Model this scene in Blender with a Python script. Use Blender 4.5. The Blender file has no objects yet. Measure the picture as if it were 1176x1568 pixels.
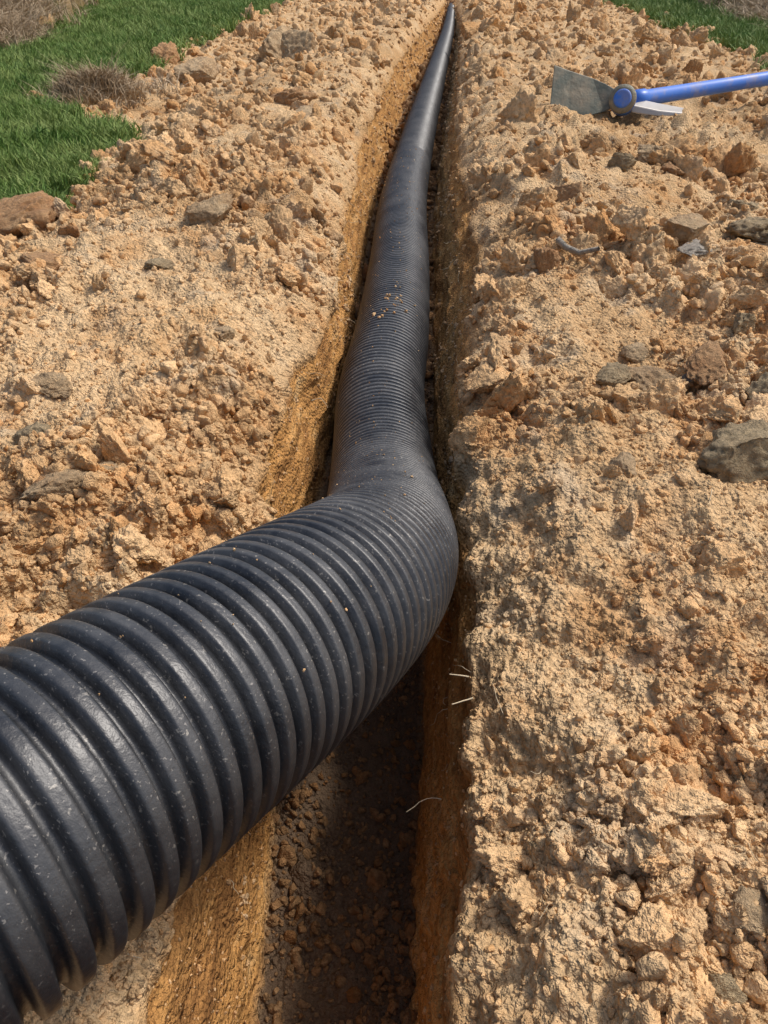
import bpy, math, numpy as np
from mathutils import Vector
S = 0.27          # design units -> metres
rng = np.random.default_rng(7)
scene = bpy.context.scene

# ------------------------------------------------------------------ noise
perm = rng.permutation(256); perm = np.concatenate([perm, perm, perm])
gr = rng.normal(size=(256, 3)); gr /= np.linalg.norm(gr, axis=1)[:, None]
def perlin(P):
    P = np.asarray(P, dtype=np.float64); sh = P.shape[:-1]; P = P.reshape(-1, 3)
    i = np.floor(P).astype(np.int64); f = P - i; i &= 255
    u = f*f*f*(f*(f*6-15)+10); out = np.zeros(len(P))
    for dx in (0, 1):
        wx = u[:, 0] if dx else 1-u[:, 0]
        for dy in (0, 1):
            wy = u[:, 1] if dy else 1-u[:, 1]
            for dz in (0, 1):
                wz = u[:, 2] if dz else 1-u[:, 2]
                h = perm[perm[perm[(i[:, 0]+dx) & 255]+((i[:, 1]+dy) & 255)]+((i[:, 2]+dz) & 255)]
                g = gr[h]
                out += wx*wy*wz*(g[:, 0]*(f[:, 0]-dx)+g[:, 1]*(f[:, 1]-dy)+g[:, 2]*(f[:, 2]-dz))
    return out.reshape(sh)*1.6
def cell2(x, y):
    ix = np.floor(x).astype(np.int64); iy = np.floor(y).astype(np.int64)
    best = np.full(x.shape, 9.0); val = np.zeros(x.shape)
    for dx in (-1, 0, 1):
        for dy in (-1, 0, 1):
            a = (ix+dx) & 255; b = (iy+dy) & 255
            h = perm[perm[a]+b]; h2 = perm[h+37]; h3 = perm[h+101]
            d = np.hypot(ix+dx+h/256.0-x, iy+dy+h2/256.0-y)
            m = d < best
            best = np.where(m, d, best); val = np.where(m, h3/256.0, val)
    return best, val
def sm(x):
    x = np.clip(x, 0, 1); return x*x*(3-2*x)

def mk_mesh(name, verts, faces, mat=None, smooth=True, link=True, scale=S):
    me = bpy.data.meshes.new(name)
    v = np.asarray(verts, dtype=np.float32)*scale
    n = faces.shape[1]
    me.vertices.add(len(v)); me.vertices.foreach_set("co", v.ravel())
    me.loops.add(faces.size); me.loops.foreach_set("vertex_index", faces.ravel().astype(np.int32))
    me.polygons.add(len(faces))
    me.polygons.foreach_set("loop_start", np.arange(0, faces.size, n, dtype=np.int32))
    me.update(calc_edges=True)
    me.polygons.foreach_set("use_smooth", np.full(len(me.polygons), smooth))
    if mat: me.materials.append(mat)
    ob = bpy.data.objects.new(name, me)
    if link: scene.collection.objects.link(ob)
    return ob

# ------------------------------------------------------------------ materials
class NT:
    def __init__(s, name):
        s.m = bpy.data.materials.new(name); s.m.use_nodes = True
        s.t = s.m.node_tree; s.b = s.t.nodes["Principled BSDF"]
    def n(s, typ, **kw):
        nd = s.t.nodes.new(typ)
        for k, v in kw.items(): setattr(nd, k, v)
        return nd
    def l(s, a, b): s.t.links.new(a, b)
    def pos(s, scale=(1, 1, 1)):
        g = s.n("ShaderNodeNewGeometry"); m = s.n("ShaderNodeVectorMath", operation='MULTIPLY')
        s.l(g.outputs["Position"], m.inputs[0]); m.inputs[1].default_value = [c/S for c in scale]
        return m.outputs[0]
    def noise(s, vec, scale, detail=4, rough=0.55, dist=0):
        n = s.n("ShaderNodeTexNoise"); s.l(vec, n.inputs["Vector"])
        n.inputs["Scale"].default_value = scale; n.inputs["Detail"].default_value = detail
        n.inputs["Roughness"].default_value = rough; n.inputs["Distortion"].default_value = dist
        return n.outputs["Fac"]
    def ramp(s, fac, stops):
        r = s.n("ShaderNodeValToRGB"); s.l(fac, r.inputs[0]); e = r.color_ramp.elements
        while len(e) < len(stops): e.new(0.5)
        for k, (p, c) in enumerate(stops):
            e[k].position = p; e[k].color = (c, c, c, 1) if isinstance(c, (int, float)) else (*c, 1)
        return r.outputs[0]
    def mix(s, fac, a, b, mode='MIX'):
        m = s.n("ShaderNodeMix", data_type='RGBA', blend_type=mode)
        for sock, v in ((0, fac), (6, a), (7, b)):
            if hasattr(v, "links"): s.l(v, m.inputs[sock])
            elif isinstance(v, (int, float)): m.inputs[sock].default_value = v if sock == 0 else (v, v, v, 1)
            else: m.inputs[sock].default_value = (*v, 1)
        return m.outputs[2]
    def math(s, op, a, b=0.0):
        m = s.n("ShaderNodeMath", operation=op)
        for k, v in enumerate((a, b)):
            if hasattr(v, "links"): s.l(v, m.inputs[k])
            else: m.inputs[k].default_value = v
        return m.outputs[0]
    def bump(s, h, dist, strength=1.0, prev=None):
        b = s.n("ShaderNodeBump"); b.inputs["Distance"].default_value = dist*S
        b.inputs["Strength"].default_value = strength; s.l(h, b.inputs["Height"])
        if prev is not None: s.l(prev, b.inputs["Normal"])
        return b.outputs[0]

def soil_material(name, is_ground, dark=None):
    t = NT(name); p = t.pos()
    big = t.noise(p, 0.9, 4, 0.6)
    col = t.ramp(big, [(0.30, (0.42, 0.25, 0.115)), (0.43, (0.55, 0.36, 0.185)), (0.58, (0.65, 0.455, 0.255)), (0.75, (0.53, 0.315, 0.135))])
    ora = t.noise(p, 2.3, 4, 0.65, 0.4)
    col = t.mix(t.ramp(ora, [(0.51, 0.0), (0.68, 0.65)]), col, (0.48, 0.235, 0.08))
    grey = t.noise(p, 3.7, 2, 0.6)
    col = t.mix(t.ramp(grey, [(0.56, 0.0), (0.72, 0.45)]), col, (0.47, 0.395, 0.29))
    fine = t.noise(p, 34, 3, 0.75)
    col = t.mix(1.0, col, t.ramp(fine, [(0.3, 0.62), (0.5, 1.0), (0.68, 1.26)]), 'MULTIPLY')
    if is_ground:
        at = t.n("ShaderNodeAttribute", attribute_name="mask")
        sep = t.n("ShaderNodeSeparateColor"); t.l(at.outputs["Color"], sep.inputs[0])
        pw = t.pos((1.0, 0.45, 1.6))
        st = t.noise(pw, 6, 6, 0.7, 0.5)
        wc = t.ramp(st, [(0.3, (0.19, 0.085, 0.028)), (0.43, (0.39, 0.19, 0.06)), (0.55, (0.54, 0.28, 0.09)), (0.70, (0.55, 0.36, 0.17))])
        wc = t.mix(1.0, wc, t.ramp(fine, [(0.3, 0.65), (0.6, 1.15)]), 'MULTIPLY')
        col = t.mix(t.math('MULTIPLY', sep.outputs[0], .95), col, wc)
        fl = t.mix(t.noise(p, 9, 3), (0.085, 0.055, 0.035), (0.18, 0.12, 0.075))  # trench shade painted in as a darker floor colour
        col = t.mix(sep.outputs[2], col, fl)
        gc = t.mix(t.noise(p, 6, 3), (0.05, 0.07, 0.02), (0.16, 0.14, 0.06))
        col = t.mix(sep.outputs[1], col, gc)
    else:
        oi = t.n("ShaderNodeObjectInfo")
        rc = t.ramp(oi.outputs["Random"], [(0.0, (0.82, 0.78, 0.75)), (0.2, (1.0, 0.98, 0.96)), (0.5, (1.08, 1.05, 1.02)), (0.75, (1.04, 0.96, 0.88)), (0.9, (1.2, 1.17, 1.14)), (1.0, (0.92, 0.76, 0.6))])
        col = t.mix(1.0, col, rc, 'MULTIPLY')
    if dark: col = t.mix(1.0, col, dark, 'MULTIPLY')
    t.l(col, t.b.inputs["Base Color"]); t.b.inputs["Roughness"].default_value = 0.95
    t.b.inputs["Specular IOR Level"].default_value = 0.1
    if is_ground:
        v = t.n("ShaderNodeTexVoronoi"); t.l(p, v.inputs["Vector"]); v.inputs["Scale"].default_value = 70
        h = t.math('ADD', t.noise(p, 40, 3, 0.75), t.math('MULTIPLY', v.outputs["Distance"], -0.45))
    else:
        h = t.noise(p, 42, 3, 0.8)
    t.l(t.bump(h, 0.026, 1.0 if is_ground else .8), t.b.inputs["Normal"])
    return t.m
M_ground = soil_material("soil_ground", True)
M_clod = soil_material("soil_clod", False)
M_floorclod = soil_material("soil_clod_shaded", False, (.42, .38, .36))  # clod soil darkened in colour to stand for trench-floor shadow

def rock_mat(name, a, b):
    t = NT(name); p = t.pos()
    c = t.mix(t.ramp(t.noise(p, 6, 5, 0.7), [(0.35, 0.0), (0.65, 1.0)]), a, b)
    c = t.mix(1.0, c, t.ramp(t.noise(p, 40, 4, 0.7), [(0.3, 0.65), (0.65, 1.2)]), 'MULTIPLY')
    t.l(c, t.b.inputs["Base Color"]); t.b.inputs["Roughness"].default_value = 0.9
    t.l(t.bump(t.noise(p, 20, 6, 0.75), 0.05, 1.0), t.b.inputs["Normal"])
    return t.m
M_rock_tan = rock_mat("rock_tan", (0.42, 0.27, 0.14), (0.58, 0.42, 0.24))
M_rock_orange = rock_mat("rock_orange", (0.40, 0.20, 0.08), (0.54, 0.33, 0.16))
M_rock_olive = rock_mat("rock_olive", (0.31, 0.22, 0.12), (0.46, 0.35, 0.20))
M_rock_grey = rock_mat("rock_grey", (0.36, 0.31, 0.25), (0.50, 0.44, 0.35))

def blade_mat(name, c1, c2, c3):
    t = NT(name); oi = t.n("ShaderNodeObjectInfo")
    c = t.ramp(oi.outputs["Random"], [(0, c1), (0.6, c2), (1.0, c3)])
    c = t.mix(t.ramp(t.noise(t.pos(), 1.0, 4, .65), [(0.42, 0.0), (0.66, 0.7)]), c, c3)
    t.l(c, t.b.inputs["Base Color"]); t.b.inputs["Roughness"].default_value = 0.6
    t.b.inputs["Specular IOR Level"].default_value = 0.25
    return t.m
M_grass = blade_mat("grass_blade", (0.085, 0.165, 0.03), (0.135, 0.235, 0.045), (0.23, 0.28, 0.08))
M_dry = blade_mat("dry_grass_blade", (0.26, 0.18, 0.10), (0.38, 0.285, 0.175), (0.45, 0.35, 0.23))

# ------------------------------------------------------------------ terrain
ys = [-2.2]
while ys[-1] < 60:
    w_ = math.hypot(ys[-1], 1.5)/1.5
    ys.append(ys[-1]+0.0058*w_**1.3)
d = ys[-1]-ys[-2]
while ys[-1] < 1500:
    d *= 1.18; ys.append(ys[-1]+d)
Y = np.array(ys); R = len(Y); w = np.hypot(np.minimum(Y, 60), 1.5)/1.5
w = np.where(Y > 60, w*(Y/60), w)
def ip(pts):
    a = np.array(pts); return np.interp(Y, a[:, 0], a[:, 1])
XL = ip([(-2, -.50), (.5, -.47), (1.95, -.50), (2.08, -.62), (3.05, -.64), (3.25, -.55), (3.7, -.54), (5, -.64), (6.4, -.73), (9.4, -.86), (16, -.90), (28, -.55), (45, -.05), (60, .1)])
XR = ip([(-2, .10), (.5, .12), (2, .13), (3, .17), (4.7, .28), (6.4, .26), (9.4, .17), (16, .32), (28, .58), (45, .47), (60, .3)])
FL = ip([(-2, -.37), (.7, -.395), (1.4, -.455), (2.5, -.50), (4, -.49), (6.4, -.60), (9.4, -.69), (16, -.68), (28, -.33), (45, .02), (60, .15)])
FR = ip([(-2, .03), (.7, .036), (1.4, .02), (2.5, .04), (4, .02), (6.4, -.03), (9.4, -.03), (16, .12), (28, .37), (45, .4), (60, .25)])
FD = ip([(-2, .74), (1.4, .72), (2.6, .49), (10, .55), (40, .55), (48, .05), (60, .0)])
z0 = np.zeros(R)
def n1(f, o): return perlin(np.stack([Y*f, z0+o, z0+o*1.7], -1))
XL = XL + .03*n1(1.1, 3.3) + .022*n1(4.5, 9.1)+.012*n1(12, 4.1); XR = XR + .045*n1(1.0, 5.3)+.028*n1(3.8, 2.2)+.014*n1(11, 8.2)
FL = FL + .012*n1(2, 13.3); FR = FR + .012*n1(2, 15.3)
NLo, NGeo, NW, NF = 300, 42, 64, 56
g = np.linspace(0, 1.0, NLo); sp = g[1]
gg = list(g)
while len(gg) < NLo+NGeo: sp *= 1.22; gg.append(gg[-1]+sp)
g = np.array(gg)
E = g[None, :]*w[:, None]
Yc = Y[:, None]
farm = np.clip(Yc/3, 0, 1)+np.clip((Yc-4)/8, 0, 1)*.6
def zleft(e):
    return -.05*np.exp(-e/.05) + (.12+.10*farm)*sm((e+.14)/.5)*(1-sm((e-1.2)/1.3)) + 0.02
def zright(e):
    return -.06*np.exp(-e/.08) + (.08+.11*farm)*sm((e+.16)/.62)*(1-.7*sm((e-.8)/1.6)) + 0.02
Xl = XL[:, None]-E; Zl = zleft(E); Xr = XR[:, None]+E; Zr = zright(E)
t = np.linspace(0, 1, NW+2)[1:-1][None, :]
XwL = XL[:, None]+(FL-XL)[:, None]*(t**1.15); ZwL = Zl[:, :1]*(1-t)-FD[:, None]*t
XwR = XR[:, None]+(FR-XR)[:, None]*(t**0.8); ZwR = Zr[:, :1]*(1-t)-FD[:, None]*t
f = np.linspace(0, 1, NF)[None, :]
Xf = FL[:, None]+(FR-FL)[:, None]*f; Zf = -FD[:, None]-.02*np.sin(f*math.pi)
X = np.concatenate([Xl[:, ::-1], XwL, Xf, XwR[:, ::-1], Xr], 1)
Z = np.concatenate([Zl[:, ::-1], ZwL, Zf, ZwR[:, ::-1], Zr], 1)
C = X.shape[1]; YY = np.repeat(Yc, C, 1)
nO = len(g)
wallm = np.zeros(C); wallm[nO:nO+NW] = 1; wallm[nO+NW+NF:nO+2*NW+NF] = 1
floorm = np.zeros(C); floorm[nO+NW:nO+NW+NF] = 1
ker = np.ones(7)/7
wallS = np.convolve(wallm, ker, 'same'); floorS = np.convolve(floorm, ker, 'same')
outer = (1-np.convolve(((wallm+floorm) > 0).astype(float), ker, 'same'))
def gl(y): return np.interp(y, [4.7, 4.95, 6.2, 8.4, 9.2, 10.4, 11.5, 16.3, 25, 43, 60], [-9, -2.9, -2.8, -3.4, -3.9, -5.0, -5.0, -5.4, -6.3, -8.0, -9])
def grr(y): return np.interp(y, [13, 14.3, 25, 51, 60], [6.0, 5.7, 6.4, 8.2, 9.2])
gn = perlin(np.stack([X*1.3, YY*1.0, X*0+4], -1))*.35*np.clip(YY/9, .4, 2)+.25*perlin(np.stack([X*4, YY*3.0, X*0+14], -1))
ga = (X+gn < gl(YY)) & (YY > 4.8+gn*.3); gb = (X+gn > grr(YY)) & (YY > 13)
dry = ((X < -9.0-(YY-18)*.36+gn*2) & (YY > 17)) | ((X > 8.4+(YY-22.7)*.145+gn*1.5) & (YY > 18))
gm = (ga | gb)
P = np.stack([X, YY, Z], -1)
big = .075*perlin(P*np.array([1.3, .9, .5])+7) + .055*perlin(P*3.1+3)
dampg = np.where(gm, .4, 1.0)
edge_d = np.abs(np.where(X < -.2, XL[:, None]-X, X-XR[:, None]))
Z = Z + big*outer[None, :]*dampg*np.clip(.3+edge_d/.3, .3, 1)
Z = Z + np.where(dry & (YY < 200), .9*sm((np.abs(X)-8.4)/4)*1.2, 0)
P = np.stack([X, YY, Z], -1)
def normals(P):
    a = np.gradient(P, axis=1); b = np.gradient(P, axis=0)
    n = np.cross(a, b); return n/np.maximum(np.linalg.norm(n, axis=-1, keepdims=True), 1e-9)
N = normals(P)
amp = outer*1.0+wallS*.22+floorS*.5
W = w[:, None]
def fd(fr): return np.clip(2.0-W*fr*.014, 0, 1)
zn = perlin(np.stack([X*1.0, YY*.8, X*0+22], -1))*1.6+.7*perlin(np.stack([X*2.6, YY*2.2, X*0+31], -1))
bias = np.where((X > .35) & (YY < 1.1), .3, 0)+np.where((X > .9) & (YY > 1.8), .25, 0)-.5*np.exp(-((X-.42)**2/.06+(YY-1.6)**2/.25)) \
    + np.where(X < -.5, .12, 0)+.45*np.exp(-((X+1.0)**2/.3+(YY-1.9)**2/.4))
zone = sm(zn+.45+bias)
wx = .5*perlin(P*6); wy = .5*perlin(P*6+9)
c0_, v0 = cell2(X*3.4+wx*.6, YY*3.0+wy*.6)
c1, v1 = cell2(X*7.5+wx, YY*7.5+wy)
c2, v2 = cell2(X*15+wx+.3*perlin(P*20), YY*15+wy)
c3, v3 = cell2(X*34+wx, YY*34+wy)
c4, v4 = cell2(X*66+wy, YY*66+wx)
lump = .12*np.clip(v0-.45, 0, 1)*1.6*sm(1.25-c0_*2.3)*zone + .090*(v1**2)*sm(1.25-c1*2.0)*zone + .038*v2**1.5*sm(1.2-c2*1.7)*(.3+.7*zone)*fd(12) \
    + .018*v3*sm(1.15-c3*1.4)*(.5+.5*zone)*fd(34) + .009*v4*sm(1.15-c4*1.4)*fd(66)
rough = .034*perlin(P*6+1)+.020*perlin(P*13+5)*fd(13)+.011*perlin(P*29+2)*fd(29)+.006*perlin(P*60+8)*fd(60)+.003*perlin(P*110+8)*fd(110)
disp = (lump+rough)*amp[None, :]
disp += (.018*perlin(P*np.array([2., 1.2, 9.]))+.013*perlin(P*np.array([3., 3.5, 22.]))-.03*np.clip(perlin(P*np.array([3., 4., 5.])+60)-.25, 0, 1))*wallS[None, :]
disp *= dampg
P = P+N*disp[..., None]
N = normals(P)
verts = P.reshape(-1, 3)
ii, jj = np.meshgrid(np.arange(R-1), np.arange(C-1), indexing='ij')
a = (ii*C+jj).ravel(); faces = np.stack([a, a+1, a+C+1, a+C], 1)
ground = mk_mesh("ground", verts, faces, M_ground)
mask = np.zeros((R, C, 4), dtype=np.float32); mask[..., 3] = 1
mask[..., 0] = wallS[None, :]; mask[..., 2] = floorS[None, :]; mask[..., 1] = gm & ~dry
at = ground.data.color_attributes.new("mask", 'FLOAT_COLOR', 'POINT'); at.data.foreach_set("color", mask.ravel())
def gz(x, y):
    i = int(np.argmin(abs(Y-y))); j = int(np.argmin(abs(P[i, :, 0]-x)))
    return float(P[i, j, 2])

# ------------------------------------------------------------------ clod shapes
import bmesh
def ico(sub):
    bm = bmesh.new(); bmesh.ops.create_icosphere(bm, subdivisions=sub, radius=1)
    v = np.array([x.co[:] for x in bm.verts]); fc = np.array([[q.index for q in f_.verts] for f_ in bm.faces]); bm.free()
    return v, fc
def clod(sub, seed, flat=.7, cuts=6, rough=1.0, bil=0.0):
    r = np.random.default_rng(seed); v, fc = ico(sub); o = r.uniform(0, 50, 3)
    v = v*(1+.38*perlin(v*1.1+o)+.18*rough*perlin(v*2.4+o))[:, None]
    for k in range(cuts):
        n = r.normal(size=3); n /= np.linalg.norm(n); dd = v@n-r.uniform(.45, .75)
        v = v-np.where(dd > 0, dd*.85, 0)[:, None]*n
    d = .07*rough*perlin(v*6+o)+.05*rough*perlin(v*13+o)+bil*(.55*np.abs(perlin(v*2.6+o+3))+.30*np.abs(perlin(v*5.5+o))+.14*np.abs(perlin(v*11+o)))
    v = v*(1+d-.3*bil)[:, None]
    return v*np.array([1, r.uniform(.7, 1), r.uniform(flat-.1, flat+.15)]), fc
def collection_of(name, obs):
    c = bpy.data.collections.new(name)
    for o in obs: c.objects.link(o)
    return c
def clodset(name, n, sub, seed, mat=M_clod, **k):
    obs = []
    for q in range(n):
        v, fc = clod(sub, seed+q, **k); obs.append(mk_mesh("%s_%02d" % (name, q), v, fc, mat, True, False, 1.0))
    return collection_of(name+"_shapes", obs)
col_small = clodset("crumb", 12, 3, 100, flat=.75, cuts=6, bil=.35)
col_floor = clodset("shaded_crumb", 12, 3, 200, mat=M_floorclod, flat=.75, cuts=6, bil=.35)  # floor crumbs, trench shade put into their colour
col_big = clodset("clod", 12, 5, 300, flat=.6, cuts=7, rough=1.2, bil=.45)

def instancer(name, pts, sc, rot, idx, col, parent=None):
    n = len(pts)
    me = bpy.data.meshes.new(name); me.vertices.add(n)
    me.vertices.foreach_set("co", (np.asarray(pts)*S).astype(np.float32).ravel())
    A = me.attributes.new("sc", 'FLOAT_VECTOR', 'POINT'); A.data.foreach_set("vector", (np.asarray(sc)*S).astype(np.float32).ravel())
    A = me.attributes.new("rt", 'FLOAT_VECTOR', 'POINT'); A.data.foreach_set("vector", np.asarray(rot).astype(np.float32).ravel())
    A = me.attributes.new("ix", 'INT', 'POINT'); A.data.foreach_set("value", np.asarray(idx).astype(np.int32))
    ob = bpy.data.objects.new(name, me); scene.collection.objects.link(ob); ob.parent = parent
    ng = bpy.data.node_groups.new(name+"_nodes", 'GeometryNodeTree')
    ng.interface.new_socket("Geometry", in_out='INPUT', socket_type='NodeSocketGeometry')
    ng.interface.new_socket("Geometry", in_out='OUTPUT', socket_type='NodeSocketGeometry')
    gi = ng.nodes.new("NodeGroupInput"); go = ng.nodes.new("NodeGroupOutput")
    ci = ng.nodes.new("GeometryNodeCollectionInfo"); ci.inputs["Collection"].default_value = col
    ci.inputs["Separate Children"].default_value = True; ci.inputs["Reset Children"].default_value = True
    ip_ = ng.nodes.new("GeometryNodeInstanceOnPoints"); ip_.inputs["Pick Instance"].default_value = True
    def na(nm, ty):
        x = ng.nodes.new("GeometryNodeInputNamedAttribute"); x.data_type = ty; x.inputs["Name"].default_value = nm
        return [o for o in x.outputs if o.enabled and o.name == "Attribute"][0]
    L = ng.links.new
    L(gi.outputs[0], ip_.inputs["Points"]); L(ci.outputs[0], ip_.inputs["Instance"])
    L(na("ix", 'INT'), ip_.inputs["Instance Index"]); L(na("rt", 'FLOAT_VECTOR'), ip_.inputs["Rotation"]); L(na("sc", 'FLOAT_VECTOR'), ip_.inputs["Scale"])
    L(ip_.outputs[0], go.inputs[0])
    m = ob.modifiers.new("scatter", 'NODES'); m.node_group = ng
    return ob

def sample(n, jlo, jhi, ylo=-.6, yhi=55):
    i0 = np.searchsorted(Y, ylo); i1 = np.searchsorted(Y, yhi)
    fi = rng.uniform(i0, i1-1, n); fj = rng.uniform(jlo, jhi-1, n)
    i = fi.astype(int); j = fj.astype(int); a = (fi-i)[:, None]; b = (fj-j)[:, None]
    p = (P[i, j]*(1-a)*(1-b)+P[i+1, j]*a*(1-b)+P[i, j+1]*(1-a)*b+P[i+1, j+1]*a*b)
    return p, N[i, j], i, j
def scatter_clods(n, jlo, jhi, med, sig, rmax, zonew=1.0, off=.15, ex=.8):
    p, nn, i, j = sample(n, jlo, jhi)
    z = zone[i, j]; keep = (rng.random(n) < (1-zonew)+zonew*(.12+.88*z)) & ~gm[i, j] & ~(dry[i, j])
    r0 = np.exp(rng.normal(0, sig, n))*med*w[i]**ex*(.75+.5*z); r0 = np.minimum(r0, rmax*w[i]**.55)
    keep &= ~((r0 > .03) & (p[:, 0] > .9) & (p[:, 0] < 3.4) & (p[:, 1] > 7.0) & (p[:, 1] < 10.6))
    p, nn, i, j, z, r = p[keep], nn[keep], i[keep], j[keep], z[keep], r0[keep]; m = len(p)
    p = p+nn*(r*off)[:, None]
    sc = r[:, None]*rng.uniform(.75, 1.2, (m, 3))
    return p, sc, rng.uniform(0, 6.28, (m, 3)), rng.integers(0, 12, m)
ji = NGeo; r0_, r1_ = nO+2*NW+NF, nO+2*NW+NF+NLo
cat = lambda ps: [np.concatenate([q[k] for q in ps]) for k in range(4)]
parts = [scatter_clods(42000, ji, nO, .0042, .4, .03, zonew=.6),
         scatter_clods(38000, r0_, r1_, .0042, .4, .03, zonew=.65),
         scatter_clods(15000, ji, nO-3, .0095, .40, .036, zonew=.9),
         scatter_clods(13000, r0_+3, r1_, .0095, .42, .036, zonew=.9),
         scatter_clods(2500, nO, nO+NW, .0032, .4, .015, zonew=0),
         scatter_clods(2500, nO+NW+NF, nO+2*NW+NF, .0032, .4, .015, zonew=0)]
instancer("soil_crumbs", *cat(parts), col_small)
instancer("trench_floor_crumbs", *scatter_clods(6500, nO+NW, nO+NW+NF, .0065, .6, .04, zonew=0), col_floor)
parts = [scatter_clods(2000, ji, nO-8, .021, .46, .064, zonew=1, off=.1),
         scatter_clods(2200, r0_+6, r1_, .023, .50, .082, zonew=1, off=.1)]
instancer("soil_clods", *cat(parts), col_big)

# ---- single larger rocks
rocks = [(1.06, 2.10, .21, .55, M_rock_olive, .4), (1.27, 2.5, .15, .55, M_rock_olive, 1.2), (-2.80, 5.0, .34, .45, M_rock_orange, .3),
         (-1.38, 4.5, .17, .45, M_rock_tan, .1), (-1.10, 1.72, .085, .7, M_rock_orange, .5), (-1.0, 1.86, .06, .7, M_rock_tan, .5),
         (.58, 3.97, .085, .8, M_rock_orange, 1.), (1.33, 4.0, .10, .35, M_rock_grey, .2), (2.04, 5.0, .2, .5, M_rock_olive, .7),
         (1.36, 4.3, .16, .55, M_rock_tan, .9), (-3.1, 16, .55, .8, M_rock_tan, .9), (-2.6, 15.2, .45, .8, M_rock_tan, 2.), (-5.2, 15.8, .35, .7, M_rock_orange, .9),
         (-3.8, 12.8, .36, .7, M_rock_tan, .9), (.60, .66, .045, .7, M_rock_tan, .3), (.52, .56, .04, .7, M_rock_olive, 2.3), (.66, .74, .04, .7, M_rock_orange, 1.3),
         (.9, 5.4, .13, .6, M_rock_orange, 2.4), (.85, 3.0, .07, .5, M_rock_tan, .4), (1.02, 2.75, .07, .35, M_rock_grey, .4), (.62, 2.0, .075, .5, M_rock_tan, 1.4)]
r2 = np.random.default_rng(21); mats = [M_rock_tan, M_rock_tan, M_rock_orange, M_rock_olive]
for k in range(28):
    y = 1.7*math.exp(r2.uniform(0, 1.75)); side = 1 if r2.random() < .62 else -1
    x = (r2.uniform(.40, 1.0)*(y*.42+.5)) if side > 0 else -.75-r2.uniform(0.1, .8)*(y*.38+.2)
    if 1.0 < x < 3.4 and 7.0 < y < 10.8: continue
    if x < -2.6 and y > 4.7: continue
    rocks.append((x, y, r2.uniform(.028, .055)*(y+1)**.75, r2.uniform(.35, .65), mats[r2.integers(0, 4)], r2.uniform(0, 6)))
for k, (x, y, r, fl, mt, rz) in enumerate(rocks):
    v, fc = clod(5, 500+k, fl, 9, 1.3, .2)
    o = mk_mesh("rock", v*r, fc, mt); o.location = (x*S, y*S, (gz(x, y)+r*fl*.25)*S); o.rotation_euler = (0.1, -.12, rz)

# ------------------------------------------------------------------ pipe
ctrl = np.array([(-3.6, -2.2, .30), (-2.4, -1.1, .34), (-1.5, -.35, .47), (-.95, .11, .560), (-.60, .437, .570), (-.473, .630, .543), (-.352, .846, .485), (-.253, 1.045, .42), (-.165, 1.31, .305),
                 (-.122, 1.62, .145), (-.128, 1.99, -.035), (-.170, 2.45, -.20), (-.205, 2.85, -.255), (-.249, 3.36, -.265), (-.243, 4.21, -.275), (-.264, 5.42, -.285), (-.325, 7.34, -.30),
                 (-.297, 10.76, -.325), (-.14, 18.7, -.325), (.09, 30, -.325), (.22, 40, -.30), (.28, 46, -.2)])
def catmull(c, n=60):
    out = []
    c = np.vstack([2*c[0]-c[1], c, 2*c[-1]-c[-2]])
    for k in range(1, len(c)-2):
        p0, p1, p2, p3 = c[k-1:k+3]
        t0 = 0; t1 = t0+np.linalg.norm(p1-p0)**.5; t2 = t1+np.linalg.norm(p2-p1)**.5; t3 = t2+np.linalg.norm(p3-p2)**.5
        tq = np.linspace(t1, t2, n, endpoint=False)[:, None]
        A1 = (t1-tq)/(t1-t0)*p0+(tq-t0)/(t1-t0)*p1; A2 = (t2-tq)/(t2-t1)*p1+(tq-t1)/(t2-t1)*p2; A3 = (t3-tq)/(t3-t2)*p2+(tq-t2)/(t3-t2)*p3
        B1 = (t2-tq)/(t2-t0)*A1+(tq-t0)/(t2-t0)*A2; B2 = (t3-tq)/(t3-t1)*A2+(tq-t1)/(t3-t1)*A3
        out.append((t2-tq)/(t2-t1)*B1+(tq-t1)/(t2-t1)*B2)
    return np.vstack(out+[c[-2:-1]])
cl = catmull(ctrl)
al = np.concatenate([[0], np.cumsum(np.linalg.norm(np.diff(cl, axis=0), axis=1))])
PR, pitch = .2225, .0385
fine_s = np.arange(0, al[-1], .02)
cs = np.stack([np.interp(fine_s, al, cl[:, k]) for k in range(3)], 1)
kk = np.hanning(15); kk /= kk.sum()
cs2 = np.stack([np.convolve(np.pad(cs[:, k], 7, mode='edge'), kk, 'valid') for k in range(3)], 1)
def tube(s0, s1, per, seg):
    s = np.arange(s0, s1, pitch/per); c = np.stack([np.interp(s, fine_s, cs2[:, k]) for k in range(3)], 1)
    e = .03; T = np.stack([np.interp(s+e, fine_s, cs2[:, k])-np.interp(s-e, fine_s, cs2[:, k]) for k in range(3)], 1); T /= np.linalg.norm(T, axis=1)[:, None]
    up = np.array([0, 0, 1.]); A = np.cross(T, up); A /= np.linalg.norm(A, axis=1)[:, None]; B = np.cross(A, T)
    ph = np.cos(2*math.pi*s/pitch); cr = sm((ph+.82)/1.0)
    r = PR-.022*(1-cr)
    th = np.linspace(0, 2*math.pi, seg, endpoint=False)
    V = c[:, None, :]+r[:, None, None]*(np.cos(th)[None, :, None]*A[:, None, :]+np.sin(th)[None, :, None]*B[:, None, :])
    n = len(s); i_, j_ = np.meshgrid(np.arange(n-1), np.arange(seg), indexing='ij')
    q = (i_*seg+j_).ravel(); q2 = (i_*seg+(j_+1) % seg).ravel()
    return V.reshape(-1, 3), np.stack([q, q2, q2+seg, q+seg], 1), c, A, B, s
t_ = NT("black_pipe_plastic"); p = t_.pos()
dust = t_.noise(p, 4, 6, .75)
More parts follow.
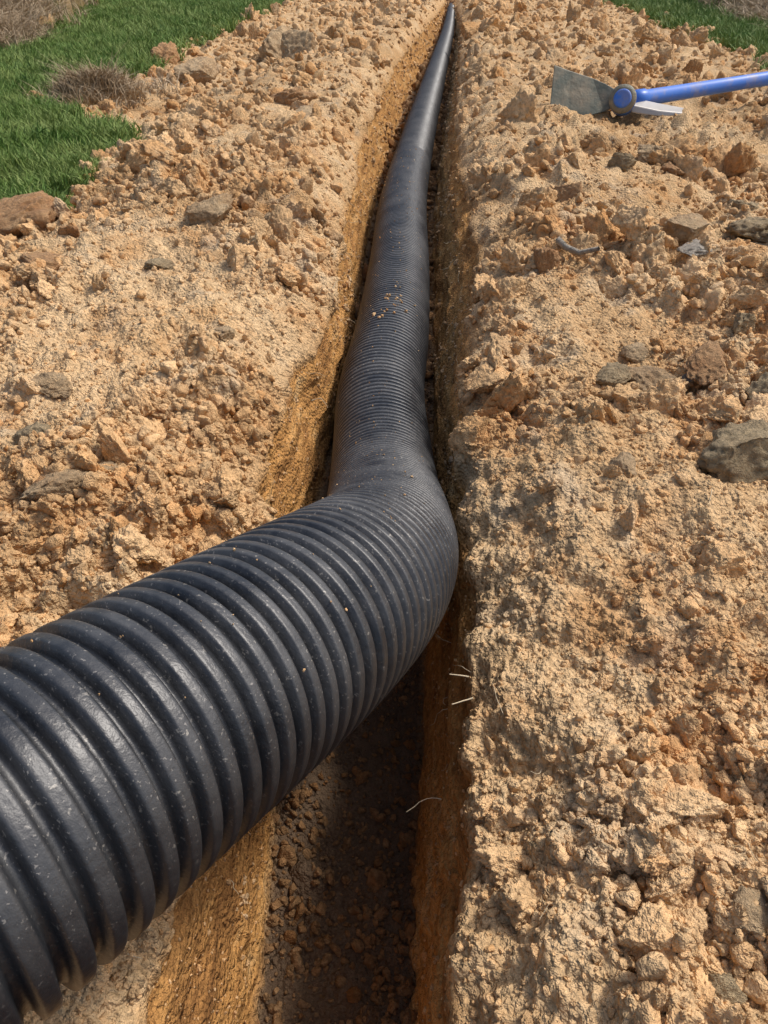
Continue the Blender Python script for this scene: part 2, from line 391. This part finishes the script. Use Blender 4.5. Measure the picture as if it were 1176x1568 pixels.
sp1 = t_.noise(p, 75, 3, .6)
spk = t_.ramp(sp1, [(.655, 0.0), (.70, 1.0)])
sp2 = t_.noise(p, 180, 2, .5); spk2 = t_.ramp(sp2, [(.65, 0.0), (.70, .8)])
geo = t_.n("ShaderNodeNewGeometry"); sx = t_.n("ShaderNodeSeparateXYZ"); t_.l(geo.outputs["Normal"], sx.inputs[0])
upf = t_.ramp(sx.outputs[2], [(-.2, .15), (.8, 1.0)])
film = t_.math('MULTIPLY', t_.ramp(dust, [(.38, 0.04), (.68, .6)]), upf)
c0 = t_.mix(film, (.009, .011, .015), (.135, .135, .135))
dz = t_.ramp(dust, [(.38, .25), (.56, 1.0)])
c0 = t_.mix(t_.math('MULTIPLY', t_.math('MULTIPLY', spk, dz), t_.math('MULTIPLY', upf, .8)), c0, (.38, .35, .30))
c0 = t_.mix(t_.math('MULTIPLY', t_.math('MULTIPLY', spk2, dz), t_.math('MULTIPLY', upf, .7)), c0, (.40, .37, .33))
t_.l(c0, t_.b.inputs["Base Color"])
t_.l(t_.ramp(dust, [(.3, .36), (.7, .55)]), t_.b.inputs["Roughness"])
t_.b.inputs["Specular IOR Level"].default_value = .65
t_.l(t_.bump(t_.noise(p, 30, 4, .7), .004, .6), t_.b.inputs["Normal"])
M_pipe = t_.m
pipe = bpy.data.objects.new("corrugated_drain_pipe", None); scene.collection.objects.link(pipe)
s_split = float(np.interp(9.0, cs2[200:, 1], fine_s[200:])); s_split = round(s_split/pitch)*pitch
V, F, c_, A_, B_, s_ = tube(0, s_split+pitch/12, 12, 96)
o = mk_mesh("corrugated_wall_near", V, F, M_pipe); o.parent = pipe
V2, F2, *_r = tube(s_split, fine_s[-1]-.05, 6, 36)
o = mk_mesh("corrugated_wall_far", V2, F2, M_pipe); o.parent = pipe
m = 900
si = rng.integers(0, len(s_), m); cy = c_[si, 1]
keep = (rng.random(m) < np.where(cy > 1.2, .6, .45))
extra = np.where((abs(c_[:, 1]-4.15) < .25) & (c_[:, 2] < 0))[0]
si = np.concatenate([si[keep], rng.choice(extra, 22)])
ang = math.pi/2+rng.normal(0, .5, len(si)); ang[-22:] = math.pi/2+rng.normal(0, .25, 22)
cp = c_[si]+(PR+.001)*(np.cos(ang)[:, None]*A_[si]+np.sin(ang)[:, None]*B_[si])
cr_ = np.minimum(np.exp(rng.normal(0, .45, len(si)))*.0022, .006)*(np.maximum(cp[:, 1], 1)/2)**.3
cr_[-22:] = rng.uniform(.006, .014, 22)
instancer("dirt_specks", cp, cr_[:, None]*rng.uniform(.7, 1.2, (len(si), 3)), rng.uniform(0, 6, (len(si), 3)), rng.integers(0, 12, len(si)), col_small, pipe)

# ------------------------------------------------------------------ grass
def tuft(seed, nb, rad, h, wd, mat, lean=.5):
    r = np.random.default_rng(seed); V = []; F = []
    for k in range(nb):
        a = r.uniform(0, 6.28); q = rad*math.sqrt(r.random()); bx, by = q*math.cos(a), q*math.sin(a)
        az = r.uniform(0, 6.28); hh = h*r.uniform(.5, 1.15); ln = lean*hh*r.uniform(.2, 1.3); f_ = r.uniform(0, 6.28)
        b0 = len(V)
        for s in range(4):
            u = s/3; ww = wd*(1-u**1.5)*.5+.0004
            x = bx+math.cos(az)*ln*u*u; y = by+math.sin(az)*ln*u*u; z = hh*(u-.25*u*u*lean)
            V.append((x-math.cos(f_)*ww, y-math.sin(f_)*ww, z)); V.append((x+math.cos(f_)*ww, y+math.sin(f_)*ww, z))
        for s in range(3): F.append([b0+2*s, b0+2*s+1, b0+2*s+3, b0+2*s+2])
    return np.array(V), np.array(F)
def tufts(name, mat, **k):
    obs = []
    for q in range(6):
        v, fc = tuft(900+q, mat=mat, **k); obs.append(mk_mesh("%s_%d" % (name, q), v, fc, mat, False, False, 1.0))
    return collection_of(name+"_shapes", obs)
cg = tufts("grass_tuft", M_grass, nb=40, rad=.15, h=.15, wd=.015, lean=.8)
cd = tufts("dry_tuft", M_dry, nb=46, rad=.17, h=.20, wd=.011, lean=1.4)
def scatter_grass(name, sel, col, n, s0, cap, more=None):
    pa = []
    for (a, b) in ((0, nO-2), (nO+2*NW+NF, C-2)):
        p_, nn, i, j = sample(n, a, b, 4.5, 58); k = sel(i, j) & (np.abs(p_[:, 0]) < 30)
        pt = perlin(p_*np.array([2.2, 1.6, 0])+40)
        k &= rng.random(n) < np.clip(.8+1.5*pt, .15, 1)
        pa.append(np.c_[p_[k], w[i[k]]*(1+.6*pt[k])])
    pa = np.vstack(pa); rng.shuffle(pa); pa = pa[:cap]
    if more is not None: pa = np.vstack([pa, more])
    m = len(pa)
    sc = s0*(np.maximum(pa[:, 3], 1)/4.5)**.45; sc = sc[:, None]*rng.uniform(.65, 1.3, (m, 3))
    instancer(name, pa[:, :3]-np.array([0, 0, .01]), sc, np.c_[rng.normal(0, .22, (m, 2)), rng.uniform(0, 6.28, m)], rng.integers(0, 6, m), col)
scatter_grass("grass", lambda i, j: gm[i, j] & ~dry[i, j], cg, 260000, 1.0, 20000)
m = 110; q = rng.normal(0, .28, (m, 2)); px = -4.65+q[:, 0]; py = 11.0+q[:, 1]*1.2
pz = np.array([gz(a, b) for a, b in zip(px, py)])+.22*np.exp(-(q**2).sum(1)/.1)
scatter_grass("dry_grass", lambda i, j: dry[i, j], cd, 120000, 1.25, 9000, np.c_[px, py, pz, np.full(m, 6.)])

# ------------------------------------------------------------------ roots / straws
V = []; F = []
def strand(pts, r):
    b = len(V); pts = np.array(pts); n = len(pts)
    for k, q in enumerate(pts):
        tg = pts[min(k+1, n-1)]-pts[max(k-1, 0)]; tg = tg/np.linalg.norm(tg); a_ = np.cross(tg, [.3, .2, .9]); a_ /= np.linalg.norm(a_); b_ = np.cross(tg, a_)
        rr = r*(1-.5*k/n)
        for s in range(5): V.append(q+rr*(math.cos(s*1.2566)*a_+math.sin(s*1.2566)*b_))
    for k in range(n-1):
        for s in range(5): F.append([b+k*5+s, b+k*5+(s+1) % 5, b+(k+1)*5+(s+1) % 5, b+(k+1)*5+s])
def wander(p, d_, L, n=9, wig=.5):
    p = np.array(p, float); d_ = np.array(d_, float); out = [p.copy()]
    for k in range(n): d_ = d_/np.linalg.norm(d_)+rng.normal(0, wig*.5, 3); d_ /= np.linalg.norm(d_); p = p+d_*L/n; out.append(p.copy())
    return out
strand(wander((.13, 1.30, .02), (-1, 0, .25), .05, 4, .1), .0024)
strand(wander((.14, 1.24, .01), (-1, -.35, .05), .06, 4, .1), .0024)
strand(wander((.0+.07, 1.06, -.16), (-1, .2, .1), .10, 8, .5), .0012)
strand(wander((-.54, 3.0, -.1), (1, .3, -.2), .10, 9, .6), .0022)
for k in range(40):
    side = rng.random() < .5; lo, hi = (nO-8, nO+NW//2) if side else (nO+NW+NF+NW//2, nO+2*NW+NF+8)
    p_, n_, i, j = sample(1, lo, hi, .3, 7)
    strand(wander(p_[0], n_[0]+rng.normal(0, .5, 3), rng.uniform(.03, .09)*w[i[0]]**.6, 9, .7), .0008*w[i[0]]**.5)
for k in range(60):
    p_, n_, i, j = sample(1, nO+2*NW+NF+4, nO+2*NW+NF+200, .3, 9) if k % 2 else sample(1, ji+60, nO-4, .3, 9)
    d0 = rng.normal(0, 1, 3); d0[2] = .1
    strand(wander(p_[0]+n_[0]*.008, d0, rng.uniform(.03, .08)*w[i[0]]**.6, 7, .35), .0009*w[i[0]]**.5)
tm = NT("root_fibre"); tm.b.inputs["Base Color"].default_value = (.58, .48, .32, 1); tm.b.inputs["Roughness"].default_value = .8
mk_mesh("root_strands", np.array(V), np.array(F), tm.m)
V = []; F = []
zz = gz(.72, 4.05)
strand([(.66, 4.16, gz(.66, 4.16)+.03), (.70, 4.09, zz+.045), (.76, 4.02, zz+.04), (.84, 3.95, gz(.84, 3.95)+.02)], .02)
mk_mesh("twig", np.array(V), np.array(F), M_rock_grey)

# ------------------------------------------------------------------ mattock
mt = bpy.data.objects.new("mattock", None); scene.collection.objects.link(mt)
t_ = NT("blue_handle"); p = t_.pos()
dd = t_.ramp(t_.noise(p, 4, 5, .7), [(.5, 0.0), (.68, .5)])
t_.l(t_.mix(dd, (.045, .17, .60), (.36, .29, .2)), t_.b.inputs["Base Color"]); t_.b.inputs["Roughness"].default_value = .4; M_blue = t_.m
t_ = NT("dirty_steel"); p = t_.pos()
dd = t_.ramp(t_.noise(p, 3.5, 6, .7), [(.44, 0.0), (.64, .8)])
t_.l(t_.mix(dd, (.12, .13, .10), (.30, .245, .165)), t_.b.inputs["Base Color"]); t_.b.inputs["Roughness"].default_value = .55
t_.b.inputs["Metallic"].default_value = .2; t_.l(t_.bump(t_.noise(p, 12, 5), .02, .5), t_.b.inputs["Normal"]); M_steel = t_.m
t_ = NT("bright_steel"); p = t_.pos()
t_.l(t_.mix(t_.noise(p, 6, 4), (.5, .5, .5), (.36, .32, .26)), t_.b.inputs["Base Color"]); t_.b.inputs["Metallic"].default_value = .3; t_.b.inputs["Roughness"].default_value = .4; M_bright = t_.m
E0 = Vector((2.21, 10.12, .10)); SH = Vector((-.27, -.95, 0))
lift = max(gz(1.25, 9.15), gz(1.6, 9.15), gz(1.95, 9.15))-.06
def part(name, bmf, mat, bevel=.012):
    bm = bmesh.new(); bmf(bm); me = bpy.data.meshes.new(name); bmesh.ops.recalc_face_normals(bm, faces=bm.faces)
    for v in bm.verts:
        v.co = E0+(v.co-E0)*.93+SH; v.co.z += lift; v.co *= S
    bm.to_mesh(me); bm.free(); me.materials.append(mat); o = bpy.data.objects.new(name, me); scene.collection.objects.link(o); o.parent = mt
    if bevel: b = o.modifiers.new("b", 'BEVEL'); b.width = bevel*S; b.segments = 2
    return o
def plate(quads, thick_dir, th):
    def f_(bm):
        td = Vector(thick_dir).normalized()*th/2; rings = []
        for tp, bt, k in quads:
            rings.append([bm.verts.new(Vector(tp)+td*k), bm.verts.new(Vector(tp)-td*k), bm.verts.new(Vector(bt)-td*k), bm.verts.new(Vector(bt)+td*k)])
        for a_, b_ in zip(rings, rings[1:]):
            for q in range(4): bm.faces.new([a_[q], a_[(q+1) % 4], b_[(q+1) % 4], b_[q]])
        bm.faces.new(rings[0]); bm.faces.new(rings[-1][::-1])
    return f_
part("adze_blade", plate([((1.40, 10.30, .44), (1.37, 10.02, -.03), .5), ((1.6, 10.30, .38), (1.6, 10.04, -.05), .8), ((1.86, 10.28, .31), (1.86, 10.06, -.04), 1.1),
     ((2.0, 10.24, .26), (2.0, 10.10, -.01), 1.6), ((2.10, 10.22, .21), (2.10, 10.12, .03), 2.6), ((2.2, 10.20, .19), (2.2, 10.12, .05), 3.0)], (0, 1, -.3), .035), M_steel)
hd = Vector((2.09, 1.28, .12)).normalized()
def cyl(p0, p1, seg, prof):
    def f_(bm):
        p0_, p1_ = Vector(p0), Vector(p1); T = (p1_-p0_).normalized(); a_ = T.cross(Vector((0, 0, 1))).normalized(); b_ = a_.cross(T); rings = []
        for u, r in prof:
            c = p0_.lerp(p1_, u); rings.append([bm.verts.new(c+r*(math.cos(q*2*math.pi/seg)*a_+math.sin(q*2*math.pi/seg)*b_)) for q in range(seg)])
        for A1, B1 in zip(rings, rings[1:]):
            for q in range(seg): bm.faces.new([A1[q], A1[(q+1) % seg], B1[(q+1) % seg], B1[q]])
        bm.faces.new(rings[0]); bm.faces.new(rings[-1][::-1])
    return f_
fx = Vector((-.25, -.9, .3)).normalized()
part("eye_socket", cyl(E0+fx*.15, E0-fx*.14, 28, [(0, .06), (.001, .115), (.12, .14), (.25, .15), (.8, .14), (1, .12)]), M_blue)
part("eye_rim", cyl(E0+fx*.165, E0+fx*.12, 28, [(0, .07), (.01, .115), (.5, .150), (1, .155)]), M_steel)
part("eye_plug", cyl(E0+fx*.185, E0+fx*.12, 24, [(0, .085), (.2, .10), (1, .10)]), M_blue)
part("cutter_blade", plate([((2.3, 10.20, .10), (2.3, 10.02, .04), 2), ((2.6, 10.16, .06), (2.6, 9.98, .0), 1.5), ((2.92, 10.12, .03), (2.92, 9.98, -.01), .7)], (0, .3, 1), .04), M_bright)
h = part("handle", cyl(E0+hd*.10, E0+hd*3.6, 28, [(0, .10), (.06, .10), (.07, .086), (.5, .08), (.9, .085), (.98, .10), (1, .08)]), M_blue, 0)
for pl in h.data.polygons: pl.use_smooth = True

# ------------------------------------------------------------------ light
el, az = math.radians(55), math.radians(66)      # azimuth measured clockwise from +Y
dirv = Vector((math.cos(el)*math.sin(az), math.cos(el)*math.cos(az), math.sin(el)))
sun = bpy.data.lights.new("sun", 'SUN'); sun.energy = 2.8; sun.angle = math.radians(8); sun.color = (1, .955, .89)
so = bpy.data.objects.new("sun", sun); scene.collection.objects.link(so); so.rotation_euler = dirv.to_track_quat('Z', 'Y').to_euler(); so.location = (2, 2, 5)
wd = bpy.data.worlds.new("World"); scene.world = wd; wd.use_nodes = True; nt = wd.node_tree
sky = nt.nodes.new("ShaderNodeTexSky"); sky.sky_type = 'NISHITA'; sky.sun_disc = False; sky.sun_elevation = el; sky.sun_rotation = az
sky.dust_density = 4.0
nt.links.new(sky.outputs[0], nt.nodes["Background"].inputs[0]); nt.nodes["Background"].inputs[1].default_value = .15

cam = bpy.data.cameras.new("camera"); co = bpy.data.objects.new("camera", cam); scene.collection.objects.link(co)
co.location = (0, 0, 1.5*S); co.rotation_euler = (math.radians(53.6), 0, math.radians(3.95))
cam.sensor_fit = 'VERTICAL'; cam.sensor_height = 36; cam.lens = 26; cam.clip_start = .005; cam.clip_end = 2000
scene.camera = co
scene.view_settings.view_transform = 'Standard'; scene.view_settings.look = 'None'; scene.view_settings.exposure = 0
